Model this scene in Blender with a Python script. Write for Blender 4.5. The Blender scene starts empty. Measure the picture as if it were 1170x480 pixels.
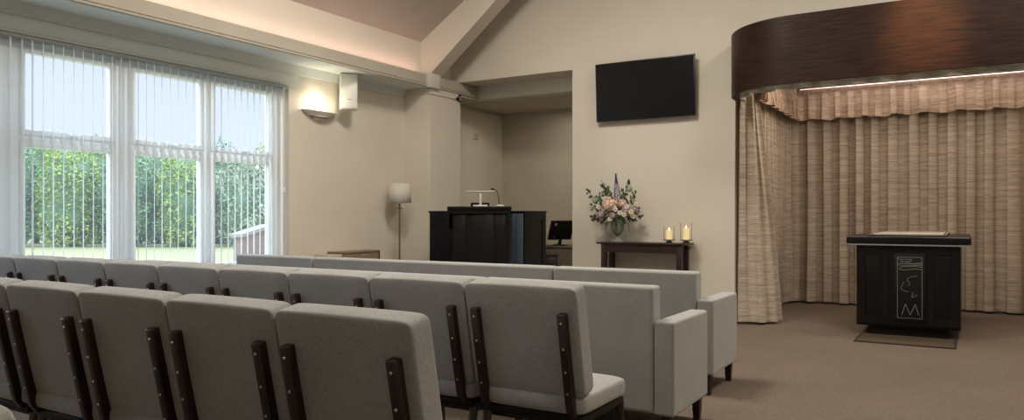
import bpy, bmesh, math, random
from mathutils import Vector, Matrix, noise
random.seed(7)
C = bpy.context.scene
col = C.collection
PI = math.pi
R = math.radians
A = R(31.26); CA, SA = math.cos(A), math.sin(A)
FPX, HY, CX, CAMZ = 856.0, 247.5, 585.0, 1.2

# ---------------------------------------------------------------- layout helpers (survey of the room from the eye point)
def y_at_x(px, X):            # point of the plane x=X on the sight line of column px -> its y
    return -X / math.tan(A - math.atan((px - CX) / FPX))
def x_at_y(px, Y):
    return -Y * math.tan(A - math.atan((px - CX) / FPX))
def dep(X, Y): return -X * SA + Y * CA
def z_at(py, X, Y): return CAMZ + (HY - py) * dep(X, Y) / FPX
def ld(lat, d): return (lat * CA - d * SA, lat * SA + d * CA)      # lateral / depth -> x, y

WORLD, SUN, UPL, LEDGE, REC, REC2, SPOT, ALC = 1.0, 2.9, 4.5, 4.5, 8, 46, 700, 5
CEIL = [(-3.2, 4.9, 155), (.7, 5.6, 120), (-2.6, 2.2, 55), (1.6, 1.2, 55)]
# ---------------------------------------------------------------- materials
def mat(name, color=(.5, .5, .5), rough=.6, metal=0, spec=.5, coat=0, trans=0, emis=None, estr=0):
    m = bpy.data.materials.new(name); m.use_nodes = True
    b = m.node_tree.nodes['Principled BSDF']
    b.inputs['Base Color'].default_value = (*color, 1)
    b.inputs['Roughness'].default_value = rough
    b.inputs['Metallic'].default_value = metal
    b.inputs['Specular IOR Level'].default_value = spec
    b.inputs['Coat Weight'].default_value = coat
    b.inputs['Transmission Weight'].default_value = trans
    if emis:
        b.inputs['Emission Color'].default_value = (*emis, 1); b.inputs['Emission Strength'].default_value = estr
    return m
def N(m, t, **kw):
    n = m.node_tree.nodes.new(t)
    for k, v in kw.items():
        if k in n.inputs: n.inputs[k].default_value = v
        else: setattr(n, k, v)
    return n
def L(m, a, b): m.node_tree.links.new(a, b)
def bsdf(m): return m.node_tree.nodes['Principled BSDF']
def noisy(m, c0, c1, scale=(20, 20, 20), detail=4, coord='Object', bump=0, bdist=.002, lo=.35, hi=.65, bscale=None):
    tc = N(m, 'ShaderNodeTexCoord'); mp = N(m, 'ShaderNodeMapping'); mp.inputs['Scale'].default_value = scale
    L(m, tc.outputs[coord], mp.inputs['Vector'])
    n = N(m, 'ShaderNodeTexNoise'); n.inputs['Scale'].default_value = 1; n.inputs['Detail'].default_value = detail
    L(m, mp.outputs[0], n.inputs['Vector'])
    r = N(m, 'ShaderNodeValToRGB'); r.color_ramp.elements[0].position = lo; r.color_ramp.elements[1].position = hi
    r.color_ramp.elements[0].color = (*c0, 1); r.color_ramp.elements[1].color = (*c1, 1)
    L(m, n.outputs['Fac'], r.inputs['Fac']); L(m, r.outputs[0], bsdf(m).inputs['Base Color'])
    if bump:
        src = n
        if bscale:
            mp2 = N(m, 'ShaderNodeMapping'); mp2.inputs['Scale'].default_value = bscale; L(m, tc.outputs[coord], mp2.inputs['Vector'])
            src = N(m, 'ShaderNodeTexNoise'); src.inputs['Scale'].default_value = 1; L(m, mp2.outputs[0], src.inputs['Vector'])
        bp = N(m, 'ShaderNodeBump'); bp.inputs['Strength'].default_value = bump; bp.inputs['Distance'].default_value = bdist
        L(m, src.outputs['Fac'], bp.inputs['Height']); L(m, bp.outputs[0], bsdf(m).inputs['Normal'])
    return r
M = {}
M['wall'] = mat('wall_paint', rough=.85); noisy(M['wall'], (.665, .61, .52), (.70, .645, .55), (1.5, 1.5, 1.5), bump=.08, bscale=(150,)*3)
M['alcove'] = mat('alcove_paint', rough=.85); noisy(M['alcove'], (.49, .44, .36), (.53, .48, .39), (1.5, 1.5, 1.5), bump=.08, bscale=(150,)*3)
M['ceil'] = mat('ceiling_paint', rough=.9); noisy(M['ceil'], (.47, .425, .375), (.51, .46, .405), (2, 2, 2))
M['trim'] = mat('trim_paint', rough=.55); noisy(M['trim'], (.62, .60, .54), (.66, .64, .57), (2, 2, 2))
M['trimshade'] = mat('shaded_trim_paint', rough=.8); noisy(M['trimshade'], (.44, .40, .33), (.47, .43, .36), (2, 2, 2))  # trim paint darkened in the colour for the unlit beam face
M['headlit'] = mat('daylit_head_paint', (.68, .72, .70), .7)  # daylight on soffit and window head put into the paint colour
M['upvc'] = mat('white_frame', (.92, .94, .95), .35)
M['carpet'] = mat('carpet', rough=.97, spec=.1)
M['fabric'] = mat('grey_upholstery', rough=.92, spec=.15)
M['wood'] = mat('dark_mahogany', rough=.38); noisy(M['wood'], (.014, .006, .006), (.034, .012, .010), (60, 60, 4), bump=.1)
M['screw'] = mat('screw_metal', (.75, .73, .7), .3, 1)
M['black'] = mat('black_lacquer', rough=.3, spec=.28); noisy(M['black'], (.0045, .0042, .005), (.008, .007, .008), (30, 30, 3))
M['panelreflect'] = mat('painted_window_reflection', (.06, .08, .105), .38, spec=1)  # black panel coloured blue-grey to stand for the window's reflection
M['blackmatte'] = mat('black_matte', (.006, .0055, .0055), .55, spec=.25)
M['steel'] = mat('brushed_steel', (.55, .52, .48), .32, 1)
M['steeldim'] = mat('dim_satin_metal', (.30, .27, .23), .5, .3)
M['steelpale'] = mat('pale_satin_metal', (.66, .63, .57), .45, .3)
M['canopy'] = mat('canopy_wood', rough=.45, spec=.2); noisy(M['canopy'], (.014, .0068, .0055), (.040, .017, .010), (5, 5, 90), detail=6, bump=.05)
M['canopyin'] = mat('canopy_inside', (.03, .02, .016), .7)
M['curtain'] = mat('woven_curtain', rough=.95, spec=.1)
M['lining'] = mat('daylit_lining', rough=.95, spec=.1)
M['screen'] = mat('tv_screen', (.006, .006, .0075), .25, spec=.35)
M['bezel'] = mat('tv_bezel', (.01, .01, .011), .35)
M['cream'] = mat('cream_plastic', (.72, .72, .66), .45)
M['plaster'] = mat('plaster_white', (.84, .80, .72), .6)
M['shade'] = mat('lamp_shade_linen', rough=.9); noisy(M['shade'], (.60, .56, .49), (.66, .62, .54), (90, 90, 160))
M['brass'] = mat('aged_brass', (.30, .22, .12), .4, .8)
M['tan'] = mat('tan_wood', rough=.5); noisy(M['tan'], (.21, .155, .105), (.26, .19, .13), (8, 8, 50))
M['beige'] = mat('beige_card', (.52, .45, .36), .8)
M['pewter'] = mat('green_pewter', rough=.55, metal=.2); noisy(M['pewter'], (.16, .17, .135), (.26, .27, .21), (25,)*3)
M['leaf'] = mat('leaf_green', rough=.6); noisy(M['leaf'], (.035, .075, .025), (.10, .17, .05), (30,)*3)
M['leafdark'] = mat('leaf_dark', rough=.6); noisy(M['leafdark'], (.025, .04, .03), (.07, .095, .06), (30,)*3)
M['stem'] = mat('stem_green', (.06, .10, .03), .7)
M['pink'] = mat('petal_pink', rough=.8); noisy(M['pink'], (.66, .42, .33), (.85, .66, .54), (40,)*3)
M['mauve'] = mat('petal_mauve', rough=.8); noisy(M['mauve'], (.38, .26, .28), (.72, .58, .56), (50,)*3)
M['white'] = mat('petal_white', (.62, .58, .50), .8)
M['yellow'] = mat('flower_eye', (.6, .42, .06), .8)
M['purple'] = mat('petal_purple', (.14, .09, .30), .8)
M['palegreen'] = mat('pale_green_bloom', (.40, .46, .36), .8)
M['wax'] = mat('candle_wax', (.82, .70, .46), .6, emis=(1, .72, .35), estr=.3)
M['flame'] = mat('candle_flame', (1, .8, .4), .5, emis=(1, .62, .2), estr=6)
M['mat'] = mat('floor_mat', rough=.95); noisy(M['mat'], (.060, .038, .020), (.085, .055, .030), (120,)*3)
M['matedge'] = mat('mat_edge', (.022, .014, .010), .8)
M['engrave'] = mat('silver_engraving', (.26, .25, .235), .5, .1)
M['bedmetal'] = mat('bronze_bed_metal', (.05, .042, .034), .8, 0, spec=.1)
M['edgestrip'] = mat('grey_edge_strip', (.22, .24, .25), .4)
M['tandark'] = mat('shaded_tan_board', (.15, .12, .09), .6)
M['grass'] = mat('lawn_grass', rough=.95); noisy(M['grass'], (.225, .225, .085), (.275, .265, .11), (1.2, 1.2, 1.2), bump=.3, bscale=(20,)*3)
M['brick'] = mat('garden_brick', rough=.9)
M['coping'] = mat('stone_coping', (.32, .29, .26), .9)
M['rail'] = mat('blind_rail', (.25, .27, .27), .5)
M['led'] = mat('led_tube', (1, .9, .85), .4, emis=(1, .70, .64), estr=1.0)

def tex_fabric(m):
    tc = N(m, 'ShaderNodeTexCoord')
    def ns(sc, det=2):
        mp = N(m, 'ShaderNodeMapping'); mp.inputs['Scale'].default_value = sc; L(m, tc.outputs['Object'], mp.inputs['Vector'])
        n = N(m, 'ShaderNodeTexNoise'); n.inputs['Scale'].default_value = 1; n.inputs['Detail'].default_value = det; L(m, mp.outputs[0], n.inputs['Vector']); return n
    a = ns((260, 260, 60)); b = ns((70, 70, 260)); c = ns((5, 5, 5), 3)
    ad = N(m, 'ShaderNodeMath', operation='ADD'); L(m, a.outputs['Fac'], ad.inputs[0]); L(m, b.outputs['Fac'], ad.inputs[1])
    r = N(m, 'ShaderNodeValToRGB'); r.color_ramp.elements[0].position = .36; r.color_ramp.elements[1].position = .64
    r.color_ramp.elements[0].color = (.345, .34, .33, 1); r.color_ramp.elements[1].color = (.455, .448, .43, 1)
    hf = N(m, 'ShaderNodeMath', operation='MULTIPLY'); hf.inputs[1].default_value = .5
    L(m, ad.outputs[0], hf.inputs[0]); L(m, hf.outputs[0], r.inputs['Fac'])
    mx = N(m, 'ShaderNodeMixRGB', blend_type='MULTIPLY'); mx.inputs[0].default_value = .25
    L(m, r.outputs[0], mx.inputs[1]); L(m, c.outputs['Fac'], mx.inputs[2]); L(m, mx.outputs[0], bsdf(m).inputs['Base Color'])
    bp = N(m, 'ShaderNodeBump'); bp.inputs['Strength'].default_value = .25; bp.inputs['Distance'].default_value = .002
    L(m, ad.outputs[0], bp.inputs['Height']); L(m, bp.outputs[0], bsdf(m).inputs['Normal'])
    bsdf(m).inputs['Sheen Weight'].default_value = .25; bsdf(m).inputs['Sheen Roughness'].default_value = .5
tex_fabric(M['fabric'])

def tex_curtain(m, tint=(1, 1, 1)):
    uv = N(m, 'ShaderNodeTexCoord')
    def ns(sx, sy, det=3):
        mp = N(m, 'ShaderNodeMapping'); mp.inputs['Scale'].default_value = (sx, sy, 1); L(m, uv.outputs['UV'], mp.inputs['Vector'])
        n = N(m, 'ShaderNodeTexNoise'); n.inputs['Scale'].default_value = 1; n.inputs['Detail'].default_value = det; L(m, mp.outputs[0], n.inputs['Vector']); return n
    a = ns(7, 150); b = ns(1.2, 26, 2); c = ns(120, 90, 2)
    r = N(m, 'ShaderNodeValToRGB'); e = r.color_ramp.elements
    e[0].position = .38; e[0].color = (.26 * tint[0], .21 * tint[1], .16 * tint[2], 1); e[1].position = .60; e[1].color = (.64 * tint[0], .55 * tint[1], .445 * tint[2], 1)
    m1 = N(m, 'ShaderNodeMath', operation='MULTIPLY'); m1.inputs[1].default_value = .46; L(m, a.outputs['Fac'], m1.inputs[0])
    m2 = N(m, 'ShaderNodeMath', operation='MULTIPLY_ADD'); m2.inputs[1].default_value = .24; L(m, b.outputs['Fac'], m2.inputs[0]); L(m, m1.outputs[0], m2.inputs[2])
    m3 = N(m, 'ShaderNodeMath', operation='MULTIPLY_ADD'); m3.inputs[1].default_value = .30; L(m, c.outputs['Fac'], m3.inputs[0]); L(m, m2.outputs[0], m3.inputs[2])
    L(m, m3.outputs[0], r.inputs['Fac']); L(m, r.outputs[0], bsdf(m).inputs['Base Color'])
    bp = N(m, 'ShaderNodeBump'); bp.inputs['Strength'].default_value = .3; bp.inputs['Distance'].default_value = .004
    L(m, m3.outputs[0], bp.inputs['Height']); L(m, bp.outputs[0], bsdf(m).inputs['Normal'])
tex_curtain(M['curtain']); M['valance'] = mat('valance_cloth', rough=.95, spec=.1); tex_curtain(M['valance'], (1.0, .90, .86)); tex_curtain(M['lining'], (1.5, 1.65, 1.68))  # lining colour raised and greened to stand for daylight on it

def tex_carpet(m):
    tc = N(m, 'ShaderNodeTexCoord')
    v = N(m, 'ShaderNodeTexVoronoi'); v.inputs['Scale'].default_value = 85; L(m, tc.outputs['Object'], v.inputs['Vector'])
    n = N(m, 'ShaderNodeTexNoise'); n.inputs['Scale'].default_value = 1.3; n.inputs['Detail'].default_value = 5; L(m, tc.outputs['Object'], n.inputs['Vector'])
    r = N(m, 'ShaderNodeValToRGB'); r.color_ramp.elements[0].color = (.100, .078, .062, 1); r.color_ramp.elements[1].color = (.180, .140, .112, 1); r.color_ramp.elements[1].position = .55
    L(m, v.outputs['Distance'], r.inputs['Fac'])
    r2 = N(m, 'ShaderNodeValToRGB'); r2.color_ramp.elements[0].color = (.8, .8, .8, 1); r2.color_ramp.elements[1].color = (1.1, 1.1, 1.1, 1); L(m, n.outputs['Fac'], r2.inputs['Fac'])
    mx = N(m, 'ShaderNodeMixRGB', blend_type='MULTIPLY'); mx.inputs[0].default_value = 1; L(m, r.outputs[0], mx.inputs[1]); L(m, r2.outputs[0], mx.inputs[2])
    L(m, mx.outputs[0], bsdf(m).inputs['Base Color'])
    bp = N(m, 'ShaderNodeBump'); bp.inputs['Strength'].default_value = .5; bp.inputs['Distance'].default_value = .004; bp.invert = True
    L(m, v.outputs['Distance'], bp.inputs['Height']); L(m, bp.outputs[0], bsdf(m).inputs['Normal'])
tex_carpet(M['carpet'])

def tex_brick(m):
    tc = N(m, 'ShaderNodeTexCoord'); b = N(m, 'ShaderNodeTexBrick')
    mp = N(m, 'ShaderNodeMapping'); mp.inputs['Rotation'].default_value = (R(90), 0, R(90)); L(m, tc.outputs['Object'], mp.inputs['Vector'])
    b.inputs['Color1'].default_value = (.22, .135, .105, 1); b.inputs['Color2'].default_value = (.27, .175, .14, 1); b.inputs['Mortar'].default_value = (.27, .24, .21, 1)
    b.inputs['Scale'].default_value = 4.4; b.inputs['Mortar Size'].default_value = .015; L(m, mp.outputs[0], b.inputs['Vector']); L(m, b.outputs['Color'], bsdf(m).inputs['Base Color'])
tex_brick(M['brick'])

def thin_glass(name, tint, refl=.08, haze=0.0, hazecol=(.8, .9, .95)):
    m = bpy.data.materials.new(name); m.use_nodes = True; nt = m.node_tree; nt.nodes.clear()
    out = N(m, 'ShaderNodeOutputMaterial'); t = N(m, 'ShaderNodeBsdfTransparent'); t.inputs[0].default_value = (*tint, 1)
    g = N(m, 'ShaderNodeBsdfGlossy'); g.inputs['Roughness'].default_value = .03
    lw = N(m, 'ShaderNodeLayerWeight'); lw.inputs['Blend'].default_value = refl
    mx = N(m, 'ShaderNodeMixShader'); L(m, lw.outputs['Fresnel'], mx.inputs[0]); L(m, t.outputs[0], mx.inputs[1]); L(m, g.outputs[0], mx.inputs[2])
    last = mx
    if haze:
        d = N(m, 'ShaderNodeBsdfTranslucent'); d.inputs[0].default_value = (*hazecol, 1)
        m2 = N(m, 'ShaderNodeMixShader'); m2.inputs[0].default_value = haze; L(m, mx.outputs[0], m2.inputs[1]); L(m, d.outputs[0], m2.inputs[2]); last = m2
    L(m, last.outputs[0], out.inputs[0]); return m
M['glass'] = thin_glass('window_glass', (.97, .99, 1), .04, .025, (.9, .93, .95))  # translucent haze mixed in for the milky reflection on the panes
M['candleglass'] = thin_glass('hurricane_glass', (1, .995, .985), .05)
def slat_mat():
    m = bpy.data.materials.new('blind_voile'); m.use_nodes = True; nt = m.node_tree; nt.nodes.clear()
    out = N(m, 'ShaderNodeOutputMaterial'); d = N(m, 'ShaderNodeBsdfDiffuse'); d.inputs[0].default_value = (.80, .84, .87, 1)
    t = N(m, 'ShaderNodeBsdfTranslucent'); t.inputs[0].default_value = (.60, .67, .72, 1); tr = N(m, 'ShaderNodeBsdfTransparent')
    a = N(m, 'ShaderNodeMixShader'); a.inputs[0].default_value = .5; L(m, d.outputs[0], a.inputs[1]); L(m, t.outputs[0], a.inputs[2])
    b = N(m, 'ShaderNodeMixShader'); b.inputs[0].default_value = .10; L(m, a.outputs[0], b.inputs[1]); L(m, tr.outputs[0], b.inputs[2])
    L(m, b.outputs[0], out.inputs[0]); return m
M['slat'] = slat_mat()

# ---------------------------------------------------------------- mesh helpers
def link(name, me, parent=None, m=None):
    o = bpy.data.objects.new(name, me); col.objects.link(o)
    if parent is not None: o.parent = parent
    if m is not None and me is not None: me.materials.append(M[m] if isinstance(m, str) else m)
    return o
def empty(name, loc=(0, 0, 0), rz=0):
    o = bpy.data.objects.new(name, None); col.objects.link(o); o.location = loc; o.rotation_euler = (0, 0, rz); o.empty_display_size = .1; return o
def tag(o, label=None, cat=None, group=None, kind=None):
    if label: o['label'] = label
    if cat: o['category'] = cat
    if group: o['group'] = group
    if kind: o['kind'] = kind
    return o
class MB:
    def __init__(s): s.b = bmesh.new(); s.flat = True
    def box(s, c, d, bev=0, seg=2, mx=None):
        r = bmesh.ops.create_cube(s.b, size=1); vs = r['verts']
        for v in vs: v.co = Vector((v.co.x * d[0], v.co.y * d[1], v.co.z * d[2]))
        if bev:
            es = list({e for v in vs for e in v.link_edges})
            rr = bmesh.ops.bevel(s.b, geom=es, offset=bev, segments=seg, profile=.5, affect='EDGES'); vs = list({v for f in rr['faces'] for v in f.verts} | {v for v in vs if v.is_valid}); s.flat = False
        T = Matrix.Translation(c)
        if mx: T = T @ mx
        for v in vs: v.co = T @ v.co
        return vs
    def b2(s, x0, x1, y0, y1, z0, z1, bev=0, seg=2):
        return s.box(((x0 + x1) / 2, (y0 + y1) / 2, (z0 + z1) / 2), (abs(x1 - x0), abs(y1 - y0), abs(z1 - z0)), bev, seg)
    def prism(s, pts, z0, z1, axis='z'):
        def P(p, h): return {'z': (p[0], p[1], h), 'y': (p[0], h, p[1]), 'x': (h, p[0], p[1])}[axis]
        a = [s.b.verts.new(P(p, z0)) for p in pts]; c = [s.b.verts.new(P(p, z1)) for p in pts]
        s.b.faces.new(a); s.b.faces.new(c[::-1]); n = len(pts)
        for i in range(n): s.b.faces.new((a[i], c[i], c[(i + 1) % n], a[(i + 1) % n]))
        return a + c
    def lathe(s, prof, c=(0, 0, 0), n=24, close=True):
        rings = []
        for r, z in prof:
            rings.append([s.b.verts.new((c[0] + r * math.cos(2 * PI * i / n), c[1] + r * math.sin(2 * PI * i / n), c[2] + z)) for i in range(n)])
        for a, b in zip(rings, rings[1:]):
            for i in range(n): s.b.faces.new((a[i], a[(i + 1) % n], b[(i + 1) % n], b[i]))
        if close: s.b.faces.new(rings[0][::-1]); s.b.faces.new(rings[-1])
        s.flat = False
    def tube(s, pts, r, n=8, r2=None):
        pts = [Vector(p) for p in pts]; rings = []
        up = Vector((0, 0, 1))
        for i, p in enumerate(pts):
            t = (pts[min(i + 1, len(pts) - 1)] - pts[max(i - 1, 0)]).normalized()
            a = t.cross(up)
            if a.length < .05: a = t.cross(Vector((1, 0, 0)))
            a.normalize(); b = t.cross(a)
            rr = r if r2 is None else r + (r2 - r) * i / (len(pts) - 1)
            rings.append([s.b.verts.new(p + a * rr * math.cos(2 * PI * k / n) + b * rr * math.sin(2 * PI * k / n)) for k in range(n)])
        for a, b in zip(rings, rings[1:]):
            for k in range(n): s.b.faces.new((a[k], a[(k + 1) % n], b[(k + 1) % n], b[k]))
        s.b.faces.new(rings[0][::-1]); s.b.faces.new(rings[-1]); s.flat = False
    def sphere(s, c, r, sub=2, sc=(1, 1, 1)):
        rr = bmesh.ops.create_icosphere(s.b, subdivisions=sub, radius=r)
        for v in rr['verts']: v.co = Vector((v.co.x * sc[0], v.co.y * sc[1], v.co.z * sc[2])) + Vector(c)
        s.flat = False; return rr['verts']
    def quad(s, pts): return s.b.faces.new([s.b.verts.new(p) for p in pts])
    def build(s, name, m, parent=None, smooth=None, wn=False):
        bmesh.ops.recalc_face_normals(s.b, faces=s.b.faces)
        me = bpy.data.meshes.new(name); s.b.to_mesh(me); s.b.free()
        sm = (not s.flat) if smooth is None else smooth
        if sm:
            for p in me.polygons: p.use_smooth = True
            if wn is False:
                try: me.set_sharp_from_angle(angle=R(50))
                except Exception: pass
        o = link(name, me, parent, m)
        if wn:
            w = o.modifiers.new('wn', 'WEIGHTED_NORMAL'); w.weight = 100
        return o
def struct(name, mb, m, parent=None, **k):
    o = mb.build(name, m, parent, **k)
    if parent is None: o['kind'] = 'structure'
    return o
def kids(o): return [c for c in bpy.data.objects if c.parent == o]
def snap(o): return (o, [snap(c) for c in kids(o)])
def copy_tree(s, parent=None):
    o, ch = s; c = o.copy(); col.objects.link(c); c.parent = parent
    for x in ch: copy_tree(x, c)
    return c

# ================================================================= THE ROOM
XW, YW = -6.375, 8.42
XP = -5.94                     # face of pier and of the eaves beam
BZ0, BZ1 = 2.884, 3.03
YB = -3.2; XR = 5.0
AX1 = -4.226                   # right edge of the alcove opening
RX0, RX1 = -2.21, 1.20         # curtained recess
mb = MB(); mb.b2(XW - .3, XR, YB, 11.4, -.15, 0); struct('floor', mb, 'carpet')
# window wall
WY0, WY1 = .2, 5.77; WZ0, WZ1 = .62, 2.64
mb = MB()
mb.b2(XW - .28, XW, YB, WY0, 0, 3.55); mb.b2(XW - .28, XW, WY1, 10.35, 0, 3.55)
mb.b2(XW - .28, XW, WY0, WY1, 0, WZ0); mb.b2(XW - .28, XW, WY0, WY1, WZ1, 3.55)
mb.b2(XW, -6.10, YB, YW, 3.0, 3.55)
struct('wall_left', mb, 'wall')
mb = MB(); mb.b2(XW, XP, 7.75, YW, 0, BZ0); struct('wall_pier', mb, 'wall')
# back wall as one mesh of slabs round its openings
def roof(x): return min(4.8, 3.48 + .64 * (x + 6.1))
mb = MB()
T1 = YW + .16
mb.prism([(AX1, 0), (RX0, 0), (RX0, 4.8), (AX1, 4.8)], YW, T1, 'y')
mb.prism([(-6.1, 3.04), (AX1, 3.04), (AX1, roof(AX1)), (-6.1, 3.48)], YW, YW + .43, 'y')
mb.prism([(RX0, 3.1), (RX1, 3.1), (RX1, 4.8), (RX0, 4.8)], YW, T1, 'y')
mb.prism([(RX1, 0), (XR, 0), (XR, 4.8), (RX1, 4.8)], YW, T1, 'y')
mb.prism([(-6.375, 3.04), (-6.1, 3.04), (-6.1, 3.48), (-6.375, 3.30)], YW + .001, YW + .43, 'y')
struct('wall_back', mb, 'wall')
mb = MB(); mb.b2(XP - .12, AX1, YW + .43, YW + .60, 2.855, 3.3); struct('trim_1', mb, 'trim')       # lintel over the alcove
# alcove
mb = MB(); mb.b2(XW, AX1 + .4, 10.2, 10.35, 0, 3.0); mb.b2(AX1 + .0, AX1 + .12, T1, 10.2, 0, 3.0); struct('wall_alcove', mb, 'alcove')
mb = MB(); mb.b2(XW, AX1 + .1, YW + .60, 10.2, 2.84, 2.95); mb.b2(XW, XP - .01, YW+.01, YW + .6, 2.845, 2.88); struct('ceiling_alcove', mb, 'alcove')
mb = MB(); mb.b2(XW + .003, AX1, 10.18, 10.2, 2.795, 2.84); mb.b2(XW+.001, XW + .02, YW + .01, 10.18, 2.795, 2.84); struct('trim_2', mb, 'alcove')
mb = MB(); mb.b2(XW, AX1, 10.18, 10.2, 0, .1); mb.b2(XW, XW + .02, YW, 10.2, 0, .1); struct('baseboard_alcove', mb, 'trim')
# recess behind the canopy
mb = MB(); mb.b2(RX0 - .1, RX1 + .1, 11.12, 11.25, 0, 3.1); mb.b2(RX0 - .12, RX0, T1, 11.12, 0, 3.1); mb.b2(RX1, RX1 + .12, T1, 11.12, 0, 3.1); struct('wall_recess', mb, 'wall')
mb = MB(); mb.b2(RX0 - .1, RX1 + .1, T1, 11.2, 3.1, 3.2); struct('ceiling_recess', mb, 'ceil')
# rest of the shell
mb = MB(); mb.b2(XR, XR + .2, YB, YW + .16, 0, 4.8); struct('wall_right', mb, 'wall')
mb = MB(); mb.b2(XW - .28, XR, YB - .2, YB, 0, 4.8); struct('wall_rear', mb, 'wall')
mb = MB()
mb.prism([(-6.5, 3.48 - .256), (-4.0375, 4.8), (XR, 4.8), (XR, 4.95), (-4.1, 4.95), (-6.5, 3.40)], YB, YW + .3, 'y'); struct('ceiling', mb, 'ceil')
# eaves beam, ledge and its mouldings
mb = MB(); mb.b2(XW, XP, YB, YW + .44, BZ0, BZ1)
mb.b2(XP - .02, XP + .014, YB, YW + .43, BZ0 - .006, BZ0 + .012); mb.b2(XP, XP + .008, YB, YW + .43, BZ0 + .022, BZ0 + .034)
struct('trim_3', mb, 'trimshade')
mb = MB(); mb.b2(XW + .001, XP - .025, YB, 7.74, BZ0 - .008, BZ0 - .001); mb.b2(XW, XW + .006, YB, 5.9, 2.642, 2.778); struct('trim_7', mb, 'headlit')  # thin boards carrying the painted daylight on soffit and head
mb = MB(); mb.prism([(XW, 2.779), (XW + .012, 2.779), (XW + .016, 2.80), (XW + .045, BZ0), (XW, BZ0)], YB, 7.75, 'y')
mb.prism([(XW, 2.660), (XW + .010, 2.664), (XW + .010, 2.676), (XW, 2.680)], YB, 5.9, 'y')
struct('trim_4', mb, 'headlit')
mb = MB(); mb.b2(XP - .01, XP + .05, 7.66, 7.90, BZ0 - .02, BZ1 + .02, .004); struct('trim_5', mb, 'trim')     # block on the beam at the pier
mb = MB(); mb.b2(XP - .0, XP + .012, 7.75, YW, 2.79, 2.80); mb.b2(XW, XP, 7.738, 7.75, 2.79, 2.80); struct('trim_6', mb, 'trim')
# sloping rafter brace in front of the gable
def rz(x): return 3.02 + .80 * (x + 5.98)
mb = MB(); mb.prism([(-6.12, rz(-5.98)), (-5.98, rz(-5.98)), (-4.6, rz(-4.6)), (-3.9, 4.80), (-4.1, 4.85), (-6.12, 3.47)], 7.75, 7.99, 'y'); struct('beam_rafter', mb, 'wall')
mb = MB(); mb.b2(AX1, RX0 - .02, YW - .015, YW, 0, .1); mb.b2(RX1, XR, YW - .015, YW, 0, .1); struct('baseboard_back', mb, 'trim')
mb = MB(); mb.b2(XW, XW + .015, YB, 7.75, 0, .1); struct('baseboard_left', mb, 'trim')

# window ------------------------------------------------------------------------------------------------
XF = XW - .09
w = empty('window_1', (XF, (WY0 + WY1) / 2, WZ0)); w['kind'] = 'structure'
def wpart(name, mb, m):
    o = mb.build(name, m); o.parent = w; o.matrix_parent_inverse = Matrix.Translation(w.location).inverted(); return o
gl = {p: y_at_x(p, XF) for p in (28, 125, 154, 228, 244, 306)}
bays = [(gl[28], gl[125]), (gl[154], gl[228]), (gl[244], gl[306])]
pane = gl[125] - gl[28]
prev = gl[28] - .24
while prev - pane > WY0 + .05: bays.insert(0, (prev - pane, prev)); prev -= pane + .17
mb = MB(); mb.b2(XF - .07, XF, bays[0][0] - .04, bays[-1][1] + .05, WZ0, WZ0 + .07); mb.b2(XF - .07, XF, bays[0][0] - .04, bays[-1][1] + .05, 2.56, WZ1); mb.b2(XF - .07, XF, bays[-1][1] + .05, WY1, WZ0, WZ1); mb.b2(XF - .07, XF, WY0, bays[0][0] - .04, WZ0, WZ1); wpart('frame', mb, 'upvc')
mb = MB(); mb.b2(XW - .20, XW + .06, WY0, WY1, WZ0 - .03, WZ0, .004); wpart('sill', mb, 'upvc')
for i in range(len(bays) - 1):
    a, b = bays[i][1], bays[i + 1][0]
    mb = MB(); mb.b2(XF - .08, XF + .012, a + .035, b - .035, WZ0, 2.60, .006); wpart('mullion', mb, 'upvc')
for (a, b) in bays:
    mb = MB(); mb.b2(XF - .06, XF + .004, a - .04, b + .04, 1.80, 1.86, .004); wpart('transom', mb, 'upvc')
    for (z0, z1, nm) in ((WZ0 + .11, 1.757, 'lower'), (1.90, 2.515, 'upper')):
        mb = MB(); g = .045
        mb.b2(XF - .05, XF + .018, a - g, a, z0 - g, z1 + g, .006); mb.b2(XF - .05, XF + .018, b, b + g, z0 - g, z1 + g, .006)
        mb.b2(XF - .05, XF + .018, a - .001, b + .001, z0 - g, z0, .004); mb.b2(XF - .05, XF + .018, a - .001, b + .001, z1, z1 + g, .004)
        s_ = wpart('sash', mb, 'upvc')
        mb = MB(); mb.b2(XF - .022, XF - .018, a - .005, b + .005, z0 - .005, z1 + .005)
        p_ = mb.build('pane', 'glass'); p_.parent = s_
        if nm == 'upper':
            mb = MB(); ym = (a + b) / 2; mb.b2(XF + .018, XF + .03, ym - .02, ym + .02, z0 - .038, z0 - .012, .003); mb.b2(XF + .03, XF + .045, ym - .01, ym + .07, z0 - .03, z0 - .018, .003)
            h_ = mb.build('handle', 'upvc'); h_.parent = s_
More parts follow.
